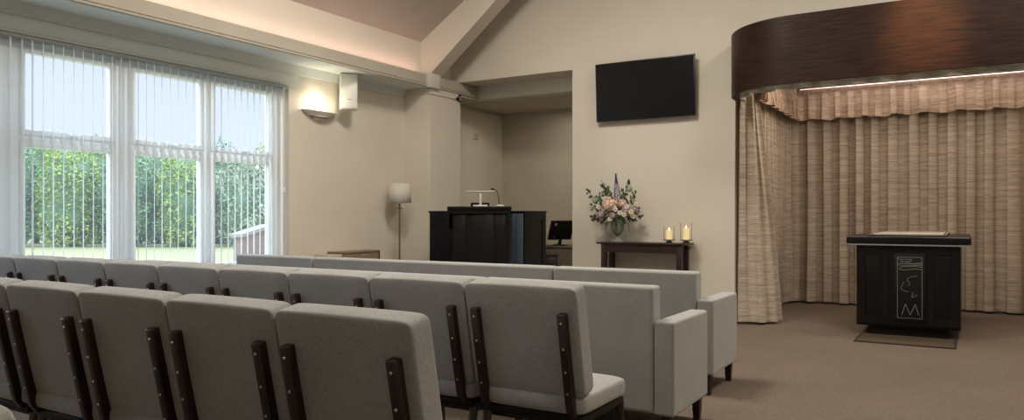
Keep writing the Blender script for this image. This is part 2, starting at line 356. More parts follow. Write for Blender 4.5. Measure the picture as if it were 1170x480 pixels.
# vertical blind
bl = empty('vertical_blind', (XW, 3.6, 2.62)); tag(bl, 'white vertical slat blind hanging open across the tall window', 'blind')
inv = Matrix.Translation(bl.location).inverted()
mb = MB(); mb.b2(XW - .045, XW + .03, WY0 + .02, WY1 - .03, 2.600, 2.632, .004); o = mb.build('head_rail', 'rail', bl); o.matrix_parent_inverse = inv
y = 5.69; i = 0; rnd = random.Random(3)
sl = None
while y > 1.9:
    ang = R(57) + R(rnd.uniform(-3, 3)); h = .0445
    dx, dy = -math.sin(ang) * h, math.cos(ang) * h
    mb = MB(); zt, zb = 2.598, .72
    n = 1
    cur = .006
    nx, ny = dy / h * cur, -dx / h * cur
    ptsp = [(-1, 0), (-.5, .75), (0, 1), (.5, .75), (1, 0)]
    for (p, q), (p2, q2) in zip(ptsp, ptsp[1:]):
        mb.quad([(dx * p + nx * q, dy * p + ny * q, zb), (dx * p2 + nx * q2, dy * p2 + ny * q2, zb), (dx * p2 + nx * q2, dy * p2 + ny * q2, zt), (dx * p + nx * q, dy * p + ny * q, zt)])
    bmesh.ops.remove_doubles(mb.b, verts=mb.b.verts, dist=1e-5)
    o = mb.build('slat', 'slat', bl, smooth=True); o.matrix_parent_inverse = inv; o.location = (XW + .008, y, 0)
    y -= .080 + rnd.uniform(-.004, .004)
mb = MB(); mb.tube([(XW + .05, 5.66, 2.6), (XW + .05, 5.66, 1.5)], .0025, 6); mb.box((XW + .05, 5.66, 1.49), (.02, .014, .05), .003); o = mb.build('control_cord', 'upvc', bl); o.matrix_parent_inverse = inv

# ================================================================= OUTSIDE
mb = MB(); mb.b2(-75, XW - .29, -50, 70, -.25, -.2); struct('ground', mb, 'grass')
def shrub(px, d, w_, h_, hue, label, seed):
    rn = random.Random(seed); lat = (px - CX) / FPX * d; X, Y = ld(lat, d)
    r = empty('hedge_tree', (X, Y, -.2)); tag(r, label, 'tree', 'trees and hedge beyond the lawn')
    mb = MB(); mb.tube([(0, 0, 0), (0, 0, h_ * .5)], .14, 8, .08); mb.build('trunk', 'stem', r)
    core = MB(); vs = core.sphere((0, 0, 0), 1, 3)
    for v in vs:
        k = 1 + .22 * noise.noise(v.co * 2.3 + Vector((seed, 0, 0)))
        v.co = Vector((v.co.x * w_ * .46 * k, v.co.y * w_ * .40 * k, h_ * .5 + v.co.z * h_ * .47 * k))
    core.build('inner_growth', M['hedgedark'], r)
    mb = MB()
    for i in range(5200):
        th = rn.uniform(0, 2 * PI); cz = rn.uniform(-1, 1); sr = math.sqrt(1 - cz * cz) ** .6; k = rn.uniform(.84, 1.06)
        nn = 1 + .25 * noise.noise(Vector((math.cos(th) * 2, math.sin(th) * 2, cz * 2 + seed)))
        p = Vector((math.cos(th) * sr * w_ * .5 * k * nn, math.sin(th) * sr * w_ * .42 * k * nn, h_ * .5 + cz * h_ * .5 * k * nn))
        s = rn.uniform(.05, .13); a = Vector((rn.uniform(-1, 1), rn.uniform(-1, 1), rn.uniform(-1, 1))).normalized() * s
        b = Vector((rn.uniform(-1, 1), rn.uniform(-1, 1), rn.uniform(-.4, 1))).normalized() * s
        mb.quad([p - a, p + b * .6, p + a, p - b * .6])
    o = mb.build('foliage', M[hue], r, smooth=False)
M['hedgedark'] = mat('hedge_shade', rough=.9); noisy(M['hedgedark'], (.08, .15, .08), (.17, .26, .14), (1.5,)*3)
M['hedgelime'] = mat('hedge_lime', rough=.8); noisy(M['hedgelime'], (.22, .33, .07), (.42, .52, .14), (.7,)*3)
M['hedgeblue'] = mat('hedge_blue', rough=.8); noisy(M['hedgeblue'], (.10, .22, .12), (.28, .42, .22), (.7,)*3)
M['hedgegrey'] = mat('hedge_grey', rough=.8); noisy(M['hedgegrey'], (.26, .32, .20), (.50, .55, .38), (.7,)*3)
k = 0
for (px, d, w_, h_, hue, lb) in [
    (8, 35, 2.8, 4.9, 'hedgeblue', 'blue green hedge tree behind the far left window post'),
    (42, 39, 2.9, 5.3, 'hedgelime', 'lime green bushy tree at the left of the leftmost full pane'),
    (78, 35, 2.75, 4.5, 'hedgelime', 'lime green tree seen in the middle of the leftmost full pane'),
    (112, 39, 2.9, 5.2, 'hedgelime', 'tall lime green tree at the right of the leftmost full pane'),
    (147, 35, 2.75, 4.5, 'hedgeblue', 'blue green tree behind the wide white window post'),
    (181, 39, 2.8, 4.7, 'hedgegrey', 'grey twiggy tree at the left of the middle pane'),
    (214, 35, 2.7, 4.1, 'hedgelime', 'lime green tree at the right of the middle pane'),
    (248, 39, 2.9, 5.1, 'hedgeblue', 'blue green tree behind the narrow mullion of the window'),
    (281, 35, 2.7, 4.1, 'hedgegrey', 'grey twiggy tree in the middle of the right pane'),
    (314, 39, 2.9, 5.1, 'hedgelime', 'lime green tree above the brick garden wall')]:
    k += 1; shrub(px, d, w_, h_, hue, lb, k * 3.7)
mb = MB(); X9 = -9.0
ya, yb = y_at_x(272, X9), y_at_x(304, X9)
mb.prism([(ya, -.2), (11, -.2), (11, 1.12), (yb, 1.03), (ya, .90)], X9 - .1, X9 + .1, 'x')
gw = empty('garden_wall', (X9, 9, -.2)); tag(gw, 'low pink brick garden wall with pale coping outside the right pane', 'garden wall')
o = mb.build('brickwork', 'brick', gw); o.matrix_parent_inverse = Matrix.Translation(gw.location).inverted()
mb = MB(); mb.prism([(ya - .03, .90), (yb, 1.03), (11, 1.12), (11, 1.17), (yb, 1.08), (ya - .03, .95)], X9 - .13, X9 + .13, 'x')
o = mb.build('coping', 'coping', gw); o.matrix_parent_inverse = Matrix.Translation(gw.location).inverted()

# ================================================================= CHAIRS
CW = .549
def soft(mb, c, d, bev, seg=4, mx=None): return mb.box(c, d, bev, seg, mx)
def puff_box(name, w_, d_, h_, bev, parent, m='fabric', loc=(0, 0, 0), rx=0, puff=.006):
    """upholstered block: bevelled, gridded and gently domed"""
    b = bmesh.new(); bmesh.ops.create_cube(b, size=1)
    bmesh.ops.subdivide_edges(b, edges=b.edges[:], cuts=7, use_grid_fill=True)
    for v in b.verts:
        p = Vector((v.co.x * w_, v.co.y * d_, v.co.z * h_)); q = Vector(p)
        hw, hd, hh = w_ / 2, d_ / 2, h_ / 2
        # re-space the grid so that rows fall near the edges
        def rs(t, half):
            u = t / half; s = math.copysign(abs(u) ** .6, u) if u else 0
            return s * half
        q = Vector((rs(p.x, hw), rs(p.y, hd), rs(p.z, hh)))
        inner = Vector((max(-hw + bev, min(hw - bev, q.x)), max(-hd + bev, min(hd - bev, q.y)), max(-hh + bev, min(hh - bev, q.z))))
        dlt = q - inner
        if dlt.length > 1e-9: q = inner + dlt.normalized() * bev
        fx = 1 - (q.x / hw) ** 2; fz = 1 - (q.z / hh) ** 2; fy = 1 - (q.y / hd) ** 2
        if abs(v.co.y) > .499: q.y += math.copysign(puff * fx * fz, v.co.y)
        if abs(v.co.z) > .499: q.z += math.copysign(puff * fx * fy, v.co.z)
        v.co = q
    me = bpy.data.meshes.new(name); bmesh.ops.recalc_face_normals(b, faces=b.faces); b.to_mesh(me); b.free()
    for p in me.polygons: p.use_smooth = True
    o = link(name, me, parent, m); o.location = loc; o.rotation_euler = (rx, 0, 0)
    s = o.modifiers.new('ss', 'SUBSURF'); s.levels = 1; s.render_levels = 1
    return o
TILT = R(11.5)
def make_chair():
    """origin: floor, middle of the chair; rear top edge of the back at y = 0, chair faces +y"""
    r = empty('chapel_chair')
    h_, th = .475, .098
    def bk(t, off):       # point on the rear face of the back, t metres down from its top, off behind it
        return (math.sin(TILT) * t - off * math.cos(TILT) + .0, .92 - math.cos(TILT) * t - off * math.sin(TILT))
    yc = math.sin(TILT) * h_ / 2 + th / 2 * math.cos(TILT); zc = .92 - math.cos(TILT) * h_ / 2 + th / 2 * math.sin(TILT) * 1
    puff_box('backrest', CW, th, h_, .012, r, loc=(0, yc, zc - .012), rx=TILT)
    puff_box('seat', CW - .01, .47, .095, .035, r, loc=(0, .33, .412), puff=.012)
    for s in (-1, 1):
        x = s * (CW / 2 - .062)
        # L-shaped post: up the back, bending forward under the seat
        path = []
        for t in (.115, .3, .50): y_, z_ = bk(t, .018); path.append((y_, z_))
        y_, z_ = path[-1]
        for (dy, dz) in ((.010, -.035), (.030, -.060), (.065, -.073), (.12, -.078)): path.append((y_ + dy, z_ + dz))
        mb = MB(); hw, ht = .019, .017
        rings = []
        for i, (py, pz) in enumerate(path):
            a = Vector(path[max(i - 1, 0)]); b = Vector(path[min(i + 1, len(path) - 1)]); t = (b - a).normalized(); n = Vector((t.y, -t.x))
            rings.append([mb.b.verts.new((x + sx * hw, py + n.x * sn * ht, pz + n.y * sn * ht)) for sx, sn in ((-1, -1), (1, -1), (1, 1), (-1, 1))])
        for a, b in zip(rings, rings[1:]):
            for k in range(4): mb.b.faces.new((a[k], a[(k + 1) % 4], b[(k + 1) % 4], b[k]))
        mb.b.faces.new(rings[0]); mb.b.faces.new(rings[-1][::-1])
        bmesh.ops.bevel(mb.b, geom=mb.b.edges[:], offset=.004, segments=2, affect='EDGES', profile=.5)
        post = mb.build('back_post', 'wood', r, smooth=True)
        for t in (.15, .26, .36, .455):
            y2, z2 = bk(t, .036); mb = MB(); n = 8
            mb.lathe([(.0052, 0), (.0045, .003), (.001, .004)], (0, 0, 0), 10)
            sc = mb.build('screw', 'screw', post); sc.location = (x, y2, z2); sc.rotation_euler = (R(90) + TILT, 0, 0)
        xr = s * (CW / 2 - .055)
        mb = MB(); mb.b2(xr - .014, xr + .014, .17, .53, .325, .365, .005); mb.build('side_rail', 'wood', r)
        xl = s * (CW / 2 - .035)
        for (y0, y1, nm) in ((.53, .56, 'f'), (.15, .10, 'r')):
            mb = MB(); pts = [(xl, y0, .345), (xl, y0 + (y1 - y0) * .4, .2), (xl, y1, .0)]
            mb.tube(pts, .021, 12, .015); mb.build('leg', 'wood' if nm == 'f' else 'legmetal', r)
    mb = MB(); mb.b2(-CW / 2 + .02, CW / 2 - .02, .11, .55, .331, .366, .006); mb.build('seat_pan', 'blackmatte', r)
    for ya_ in (.50, .16): mb = MB(); mb.b2(-CW / 2 + .05, CW / 2 - .05, ya_, ya_ + .03, .30, .331, .004); mb.build('cross_rail', 'wood', r)
    return r
M['legmetal'] = mat('brown_leg_metal', (.09, .07, .065), .3, .6)
proto = make_chair(); ps = snap(proto); first = True
PIT = .555
ordn = ['', 'second', 'third', 'fourth', 'fifth', 'sixth', 'seventh', 'eighth', 'ninth']
def chair(x, y, label, group):
    global first
    o = proto if first else copy_tree(ps); first = False
    o.location = (x, y, 0); tag(o, label, 'chair', group); return o
X3 = -3.52
for k in range(3, -2, -1):
    n = 3 - k
    lb = 'grey chair at the aisle end of the nearest full row, warm lit side' if n == 0 else ('grey chair cut by the left edge in the nearest full row' if n == 4 else 'grey chapel chair, %s from the aisle end in the nearest full row' % ordn[n])
    chair(X3 + PIT * (k + .5), 1.607, lb, 'grey chairs in the nearest full row')
X2 = -5.78
for k in range(7, -2, -1):
    n = 7 - k
    lb = 'grey chair at the aisle end of the middle row, its seat showing' if n == 0 else ('grey chair nearest the window in the middle row, cut by the frame' if n == 8 else 'grey chapel chair, %s from the aisle end in the middle row' % ordn[n])
    chair(X2 + PIT * (k + .5), 2.70, lb, 'grey chairs in the middle row')
chair(-1.17 - CW / 2, .46, 'grey chair whose rounded back top peeks in at the bottom left corner', 'grey chairs behind the camera side row')

# ================================================================= BENCH SOFAS
def bench(x0, x1, y0, label, group, arm=None, top=.825):
    r = empty('upholstered_bench', ((x0 + x1) / 2, y0, 0)); tag(r, label, 'bench', group)
    w_ = x1 - x0; aw = .112
    L0, L1 = -w_ / 2, w_ / 2
    if arm: L1b = L1 - aw
    else: L1b = L1
    cx = (L0 + L1b) / 2; bw = L1b - L0 - .008
    mb = MB(); mb.box((cx, .065, (top + .145) / 2), (bw, .13, top - .145), .022, 4); mb.build('backrest', 'fabric', r, wn=True)
    mb = MB(); mb.box((cx, .36, .37), (bw, .47, .12), .03, 4); mb.build('seat_cushion', 'fabric', r, wn=True)
    mb = MB(); mb.box((cx, .36, .225), (bw, .46, .17), .008, 2); mb.build('seat_base', 'fabric', r, wn=True)
    if arm:
        mb = MB()
        vs = mb.box((L1 - aw / 2, .305, .3925), (aw, .61, .505), .018, 4); mb.build('armrest', 'fabric', r, wn=True)
    for lx in (L0 + .07, L1 - .05):
        for ly in (.05, .555):
            mb = MB(); q = bmesh.ops.create_cube(mb.b, size=1)
            for v in q['verts']:
                k = .052 if v.co.z > 0 else .034
                v.co = Vector((v.co.x * k + lx, v.co.y * k + ly, .0745 + v.co.z * .149))
            mb.build('leg', 'wood', r)
    return r
g1 = 'long grey bench sofas of the front row'; g2 = 'long grey bench sofas of the second row'
bench(-2.651, -1.44, 4.95, 'grey bench with armrest at the aisle end of the front row', g1, True)
bench(-5.16, -2.659, 4.95, 'long armless grey bench in the middle of the front row', g1)
bench(-6.23, -5.168, 4.95, 'short grey bench by the window end of the front row', g1)
bench(-2.55, -1.314, 3.80, 'grey bench with big armrest beside the aisle, second row', g2, True)
bench(-5.02, -2.558, 3.80, 'long grey bench behind the middle chair row, second row', g2)
bench(-6.05, -5.028, 3.80, 'short grey bench at the window end of the second row', g2)

# ================================================================= TV
tv = empty('wall_television', (0, 0, 0)); tag(tv, 'large black flat screen television mounted on the cream wall', 'television')
x0, x1 = -3.857, -2.630; zb, zt = 2.350, 3.045
tv.location = ((x0 + x1) / 2, YW, (zb + zt) / 2)
wd, hg = x1 - x0, zt - zb
mb = MB(); mb.box((0, -.085, 0), (wd, .035, hg), .004, 2, Matrix.Rotation(R(3), 4, 'X')); o = mb.build('casing', 'bezel', tv)
mb = MB(); mb.box((0, -.085, 0), (wd - .02, .0375, hg - .022), 0, 2, Matrix.Rotation(R(3), 4, 'X')); mb.build('screen', 'screen', tv)
mb = MB(); mb.box((0, -.034, 0), (.42, .066, .3), .004); mb.build('wall_bracket', 'blackmatte', tv)

# ================================================================= WALL LIGHT, SPEAKER, BRACKET, PLATE
yl0, yl1 = y_at_x(351, XW + .1), y_at_x(389, XW + .1)
ym = (yl0 + yl1) / 2; up = empty('wall_uplighter', (XW, ym, 2.335)); tag(up, 'white curved wall uplighter glowing beside the window', 'wall light')
b = bmesh.new(); n = 20; hl = (yl1 - yl0) / 2; rows = []
for j in range(6):
    t = j / 5; z = .0 + .055 * t ** .8; row = []
    for i in range(n + 1):
        a = PI * i / n; k = .62 + .38 * t ** .7
        row.append(b.verts.new((math.sin(a) * .16 * k, -math.cos(a) * hl * (.55 + .45 * t), z + .012 * math.cos(a) ** 2)))
    rows.append(row)
for p, q in zip(rows, rows[1:]):
    for i in range(n): b.faces.new((p[i], p[i + 1], q[i + 1], q[i]))
b.faces.new(rows[0])
me = bpy.data.meshes.new('bowl'); b.to_mesh(me); b.free()
for p in me.polygons: p.use_smooth = True
o = link('bowl', me, up, 'plaster'); o.modifiers.new('s', 'SOLIDIFY').thickness = .006
mb = MB(); mb.b2(.001, .03, -.07, .07, -.03, .03, .006); mb.build('wall_mount', 'plaster', up)
ys = y_at_x(388, XW + .1)
sp = empty('wall_speaker', (XW + .14, ys + .10, 2.455), R(-42)); tag(sp, 'white box speaker high on the wall right of the uplighter', 'speaker')
mb = MB(); mb.b2(-.05, .11, -.10, .10, 0, .41, .008, 3); mb.build('cabinet', 'cream', sp)
mb = MB(); mb.b2(.112, .118, -.09, .09, .012, .388, .002); mb.build('grille', 'cream', sp)
mb = MB(); mb.b2(.118, .120, -.012, .03, .105, .112); mb.build('badge', 'rail', sp)
mb = MB(); mb.b2(-.13, -.05, -.02, .03, .15, .25, .004); mb.build('bracket', 'rail', sp)
br = empty('camera_bracket', (XP, YW, 2.79)); tag(br, 'small black hooked bracket at the top corner of the alcove', 'bracket')
mb = MB(); mb.tube([(.0, -.03, .075), (.03, -.04, .06), (-.005 + .03, -.08, .035), (.015, -.10, .01), (.03, -.04, -.02)], .011, 8); mb.build('hook', 'blackmatte', br)
mb = MB(); mb.box((.025, -.10, .01), (.04, .04, .03), .006); mb.build('clip', 'blackmatte', br)
yp = y_at_x(543, XW); pz = z_at(156, XW, yp)
mb = MB(); mb.box((0, 0, 0), (.016, .12, .09), .004); o = mb.build('wall_plate', 'alcove'); o.location = (XW + .008, yp, pz); tag(o, 'small blank plate on the shaded alcove side wall', 'wall plate')

# ================================================================= FLOOR LAMP
lx = -6.13; ly = y_at_x(456.5, lx); fl = empty('floor_lamp', (lx, ly, 0)); tag(fl, 'slim brass floor lamp with a pale drum shade in the corner', 'lamp')
mb = MB(); mb.lathe([(.13, 0), (.13, .012), (.10, .022), (.02, .03)], n=28); mb.build('base', 'brass', fl)
mb = MB(); mb.tube([(0, 0, .025), (0, 0, 1.36)], .0115, 12); mb.lathe([(.012, 1.296), (.045, 1.300), (.045, 1.308), (.012, 1.312)], n=16); mb.build('pole', 'brass', fl)
mb = MB(); mb.lathe([(.150, 1.375), (.128, 1.615)], n=36, close=False); o = mb.build('shade', 'shade', fl); o.modifiers.new('s', 'SOLIDIFY').thickness = .003
mb = MB(); mb.lathe([(.012, 1.36), (.03, 1.40), (.032, 1.44), (.012, 1.48)], n=12)
for a in range(3):
    mb.tube([(0, 0, 1.36), (.147 * math.cos(a * 2.1), .147 * math.sin(a * 2.1), 1.378)], .002, 5)
mb.build('bulb', 'cream', fl)

# low cabinet and box by the wall
ya, yb = y_at_x(391, -6.13), y_at_x(433, -6.13)
cb = empty('low_cabinet', (-6.24, (ya + yb) / 2, 0)); tag(cb, 'low tan wooden cabinet against the wall, top just above the benches', 'cabinet')
hh = .792; hw = (yb - ya) / 2
mb = MB(); mb.b2(-.12, .105, -hw, hw, 0, hh - .02); mb.build('carcass', 'tan', cb)
mb = MB(); mb.b2(-.125, .112, -hw, hw, hh - .02, hh, .003); mb.build('cabinet_top', 'tan', cb)
mb = MB(); mb.b2(.105, .112, -hw + .01, -.005, .04, hh - .04, .002); mb.b2(.105, .112, .005, hw - .03, .04, hh - .04, .002); mb.build('door_panel', 'tan', cb)
mb = MB(); mb.b2(-.12, .113, hw, hw + .016, 0, hh, .002); mb.build('end_panel', 'wood', cb)
yc0 = y_at_x(374, -6.13)
bx = empty('storage_box', (-6.24, (yc0 + ya) / 2, 0)); tag(bx, 'pale beige box unit left of the low tan cabinet', 'box')
hw2 = (ya - yc0) / 2 - .006
mb = MB(); mb.b2(-.10, .11, -hw2, hw2, 0, .74, .004); mb.build('box_body', 'beige', bx)
mb = MB(); mb.b2(-.104, .114, -hw2 - .002, hw2 + .002, .70, .765, .004); mb.build('lid', 'beige', bx)

# ================================================================= LECTERN, DESK AND ITS THINGS
def shaker(mb_, x0, x1, z0, z1, y, t=.012, rail=.06):
    mb_.b2(x0, x0 + rail, y - t, y, z0, z1); mb_.b2(x1 - rail, x1, y - t, y, z0, z1); mb_.b2(x0 + rail, x1 - rail, y - t, y, z0, z0 + rail); mb_.b2(x0 + rail, x1 - rail, y - t, y, z1 - rail, z1)
lc = (517 + 579) / 2; dl = 8.6; lat0 = (lc - CX) / FPX * dl; X_, Y_ = ld(lat0, dl)
le = empty('lectern', (X_, Y_, 0), A); tag(le, 'black wooden lectern with a hooded top in front of the dark desk', 'lectern')
bw = 62 / FPX * dl
mb = MB(); mb.b2(-bw / 2, bw / 2, .0, .34, 0, 1.24, .004)
mb.build('body', 'black', le)
mb = MB()
for (p_, q_) in ((-bw / 2 + .006, -bw * .27), (-bw * .27 + .004, bw * .27 - .004), (bw * .27, bw / 2 - .006)): mb.b2(p_, q_, -.008, 0, .10, 1.235, .0015)
mb.build('front_panel', 'black', le)
mb = MB(); hw = 73 / FPX * dl / 2
mb.b2(-hw, -hw + .022, -.05, .36, 1.05, 1.29)
vs = mb.box((hw - .011, .155, 1.17), (.022, .41, .24))
for v in vs:
    if v.co.z < 1.1: v.co.x -= .06
mb.build('hood_side', 'black', le)
mb = MB(); mb.b2(-hw - .0, hw, -.06, .37, 1.285, 1.315, .004); mb.b2(-hw + .02, hw - .02, -.035, -.015, 1.235, 1.29); mb.build('reading_top', 'black', le)
# desk
dk = empty('clergy_desk', (*ld(-.3, 9.1), 0), A); tag(dk, 'black many sided panelled desk standing behind the lectern', 'desk')
ox, oy = -.3, 9.1
plan = [(-1.0 - ox, 9.10 - oy), (-.66 - ox, 9.02 - oy), (-.063 - ox, 9.02 - oy), (.137 - ox, 8.90 - oy), (.415 - ox, 9.26 - oy), (.30 - ox, 9.50 - oy), (-.15, .45), (-.55, .20)]
mb = MB(); mb.prism(plan, 0, 1.245); mb.build('desk_body', 'black', dk)
cxp = sum(p[0] for p in plan) / 8; cyp = sum(p[1] for p in plan) / 8
big = [(cxp + (p[0] - cxp) * 1.02, cyp + (p[1] - cyp) * 1.06) for p in plan]
mb = MB(); mb.prism(big, 1.245, 1.268); mb.build('desk_top', 'black', dk)
def edge_panel(i, nm='panel', m='black'):
    a = Vector(plan[i]); b_ = Vector(plan[i + 1]); e = (b_ - a); ln = e.length; ang = math.atan2(e.y, e.x)
    mb = MB(); rail = min(.07, ln * .28)
    shaker(mb, .006, ln - .006, .05, 1.235, 0, .010, rail)
    for v in mb.b.verts:
        x, y = v.co.x, v.co.y; v.co.x = a.x + x * math.cos(ang) - y * math.sin(ang); v.co.y = a.y + x * math.sin(ang) + y * math.cos(ang)
    mb.build(nm, m, dk)
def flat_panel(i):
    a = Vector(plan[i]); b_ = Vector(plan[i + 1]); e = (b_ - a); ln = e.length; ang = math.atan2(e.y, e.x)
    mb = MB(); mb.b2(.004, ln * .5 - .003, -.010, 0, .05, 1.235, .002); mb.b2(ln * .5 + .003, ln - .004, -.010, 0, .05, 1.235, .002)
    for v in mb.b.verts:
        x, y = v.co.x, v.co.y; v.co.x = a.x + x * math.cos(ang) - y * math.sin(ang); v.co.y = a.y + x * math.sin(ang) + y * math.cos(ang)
    mb.build('panel', 'panelreflect', dk)
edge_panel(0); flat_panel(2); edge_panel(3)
# reading lamp on the lectern
X_, Y_ = ld((549 - CX) / FPX * 8.75, 8.75)
rl = empty('reading_lamp', (X_, Y_, 1.315), A); tag(rl, 'pale T shaped reading lamp standing on the lectern', 'lamp')
mb = MB(); mb.b2(-.085, .085, -.045, .045, 0, .022, .006); mb.build('base', 'steelpale', rl)
mb = MB(); mb.b2(-.014, .014, -.008, .008, .02, .175, .003); mb.build('post', 'steelpale', rl)
mb = MB(); mb.b2(-.165, .165, -.028, .028, .173, .185, .004); mb.build('lamp_head', 'steelpale', rl)
X_, Y_ = ld((548.5 - CX) / FPX * 8.84, 8.84)
tr = empty('book_rest', (X_, Y_, 1.315), A); tag(tr, 'low black tray behind the reading lamp on the lectern', 'tray')
mb = MB(); mb.b2(-.11, .11, -.03, .05, 0, .012, .003); mb.b2(-.108, .108, -.0, .048, .012, .05, .004); mb.b2(-.108, -.098, -.03, .05, .012, .045, .003); mb.b2(.098, .108, -.03, .05, .012, .045, .003); mb.build('tray_body', 'blackmatte', tr)
X_, Y_ = ld((571.5 - CX) / FPX * 8.75, 8.75)
mi = empty('gooseneck_microphone', (X_, Y_, 1.315), A); tag(mi, 'thin gooseneck microphone with white base on the lectern', 'microphone')
mb = MB(); mb.b2(-.045, .045, -.04, .04, 0, .024, .006); mb.build('base', 'steelpale', mi)
mb = MB(); mb.tube([(-.01, 0, .02), (-.016, 0, .10), (-.028, 0, .165), (-.055, 0, .198), (-.082, 0, .205)], .0045, 8); mb.build('neck', 'blackmatte', mi)
mb = MB(); mb.tube([(-.078, 0, .205), (-.105, 0, .208)], .013, 10); mb.build('capsule', 'blackmatte', mi)

# alcove desk, monitor, drawer unit
wd_ = empty('office_desk', (-4.70, 9.45, 0)); tag(wd_, 'tan panelled computer desk in the alcove under the monitor', 'desk')
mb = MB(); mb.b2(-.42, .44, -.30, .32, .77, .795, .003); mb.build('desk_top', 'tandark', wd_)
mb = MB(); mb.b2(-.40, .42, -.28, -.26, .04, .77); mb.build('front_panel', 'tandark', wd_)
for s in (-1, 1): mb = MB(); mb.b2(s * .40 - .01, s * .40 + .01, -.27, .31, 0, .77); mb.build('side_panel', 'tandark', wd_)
X_, Y_ = ld((630.5 - CX) / FPX * 9.75, 9.75)
du = empty('drawer_unit', (X_, Y_, 0), A); tag(du, 'small dark wooden drawer unit in front of the computer desk', 'cabinet')
mb = MB(); mb.b2(-.17, .065, -.12, .14, 0, .69, .003); mb.build('carcass', 'wood', du)
mb = MB(); mb.b2(-.18, .075, -.13, .15, .69, .712, .003); mb.build('unit_top', 'wood', du)
for z in (.47, .26, .05): mb = MB(); mb.b2(-.16, .055, -.132, -.12, z, z + .19, .003); d_ = mb.build('drawer', 'wood', du); mb = MB(); mb.b2(-.09, -.015, -.142, -.132, z + .09, z + .10, .002); mb.build('handle', 'brass', d_)
dm = 10.45; X_, Y_ = ld((639.5 - CX) / FPX * dm, dm)
mo = empty('computer_monitor', (X_, Y_, .797), A + R(38)); tag(mo, 'black computer monitor seen from behind on the alcove desk', 'monitor')
TM = Matrix.Translation((0, 0, .215)) @ Matrix.Rotation(R(-17), 4, 'X')
# local -y is the back of the screen, its top leaning to -y
mb = MB(); vs = mb.box((0, .0, 0), (.42, .030, .275), .006); vs2 = mb.box((0, -.022, -.0), (.26, .022, .17), .006)
for v in mb.b.verts: v.co = Matrix.Translation((0, -.03, .215)) @ (Matrix.Rotation(R(17), 4, 'X') @ v.co)
mb.build('monitor_body', 'blackmatte', mo)
mb = MB()
for (a, c) in ((-.13, .085), (-.11, -.08)): mb.box((a, -.0175, c), (.035, .004, .035), .001)
for v in mb.b.verts: v.co = Matrix.Translation((0, -.03, .215)) @ (Matrix.Rotation(R(17), 4, 'X') @ v.co)
mb.build('rating_sticker', 'beige', mo)
mb = MB(); mb.lathe([(.10, 0), (.10, .008), (.03, .014)], n=24); mb.tube([(0, 0, .01), (0, -.01, .09), (0, -.035, .17)], .022, 10); mb.build('stand', 'blackmatte', mo)
mb = MB(); mb.tube([(-.05, -.05, .09), (-.10, -.08, .03), (-.17, -.02, .008), (-.2, .05, .008), (-.12, .1, .008)], .006, 6); mb.build('cable', 'blackmatte', mo)

# ================================================================= CONSOLE TABLE
TX0, TX1, TY0, TY1, TZ = -3.745, -2.66, 8.085, 8.395, .90
ct = empty('console_table', ((TX0 + TX1) / 2, 8.24, 0)); tag(ct, 'slim dark wood console table against the cream wall', 'table')
hw = (TX1 - TX0) / 2
mb = MB(); mb.b2(-hw, hw, -.155, .155, TZ - .022, TZ, .003); mb.build('table_top', 'wood', ct)
mb = MB(); mb.b2(-hw + .07, hw - .07, -.135, -.115, TZ - .115, TZ - .022); mb.b2(-hw + .07, hw - .07, .115, .135, TZ - .115, TZ - .022)
for s in (-1, 1): mb.b2(s * (hw - .09) - .01, s * (hw - .09) + .01, -.12, .12, TZ - .115, TZ - .022)
mb.build('apron', 'wood', ct)
for sx in (-1, 1):
    for sy in (-1, 1): mb = MB(); mb.b2(sx * (hw - .085) - .03, sx * (hw - .085) + .03, sy * .112 - .028, sy * .112 + .028, 0, TZ - .022, .003); mb.build('leg', 'wood', ct)

def hurricane(px, r_, h_, cr, ch, label, crm):
    X = x_at_y(px, 8.22); o = empty('hurricane_candle_holder', (X, 8.22, TZ)); tag(o, label, 'candle holder', 'glass candle holders on the console table')
    mb = MB(); mb.lathe([(r_ * .55, 0), (r_ * .6, .012), (r_ * .4, .02), (r_ * .4, .026), (r_ * 1.02, .03), (r_ * 1.04, .04), (r_ * .9, .042)], n=28); mb.build('metal_base', 'pewter', o)
    mb = MB(); mb.lathe([(r_ * .9, .042), (r_ * .9, h_), (r_ * .9 - .004, h_), (r_ * .9 - .004, .044)], n=32, close=False); mb.build('glass_cylinder', 'candleglass', o)
    c = empty('pillar_candle', (X, 8.22, TZ + .042)); tag(c, crm, 'candle', 'lit pillar candles')
    mb = MB(); mb.lathe([(cr, 0), (cr, ch), (cr * .85, ch + .004), (cr * .7, ch - .006), (.001, ch - .008)], n=24); mb.build('wax', 'wax', c)
    mb = MB(); mb.tube([(0, 0, ch - .008), (0, 0, ch + .008)], .0012, 6); mb.build('wick', 'blackmatte', c)
    mb = MB(); mb.lathe([(.001, 0), (.0065, .008), (.0055, .016), (.001, .03)], n=12); f = mb.build('flame', 'flame', c); f.location = (0, 0, ch + .002)
hurricane(764.5, .066, .185, .036, .10, 'shorter glass hurricane holder, left of the pair on the table', 'lit cream candle in the shorter glass')
hurricane(784.0, .070, .235, .036, .125, 'taller glass hurricane holder, right of the pair on the table', 'lit cream candle in the taller glass')

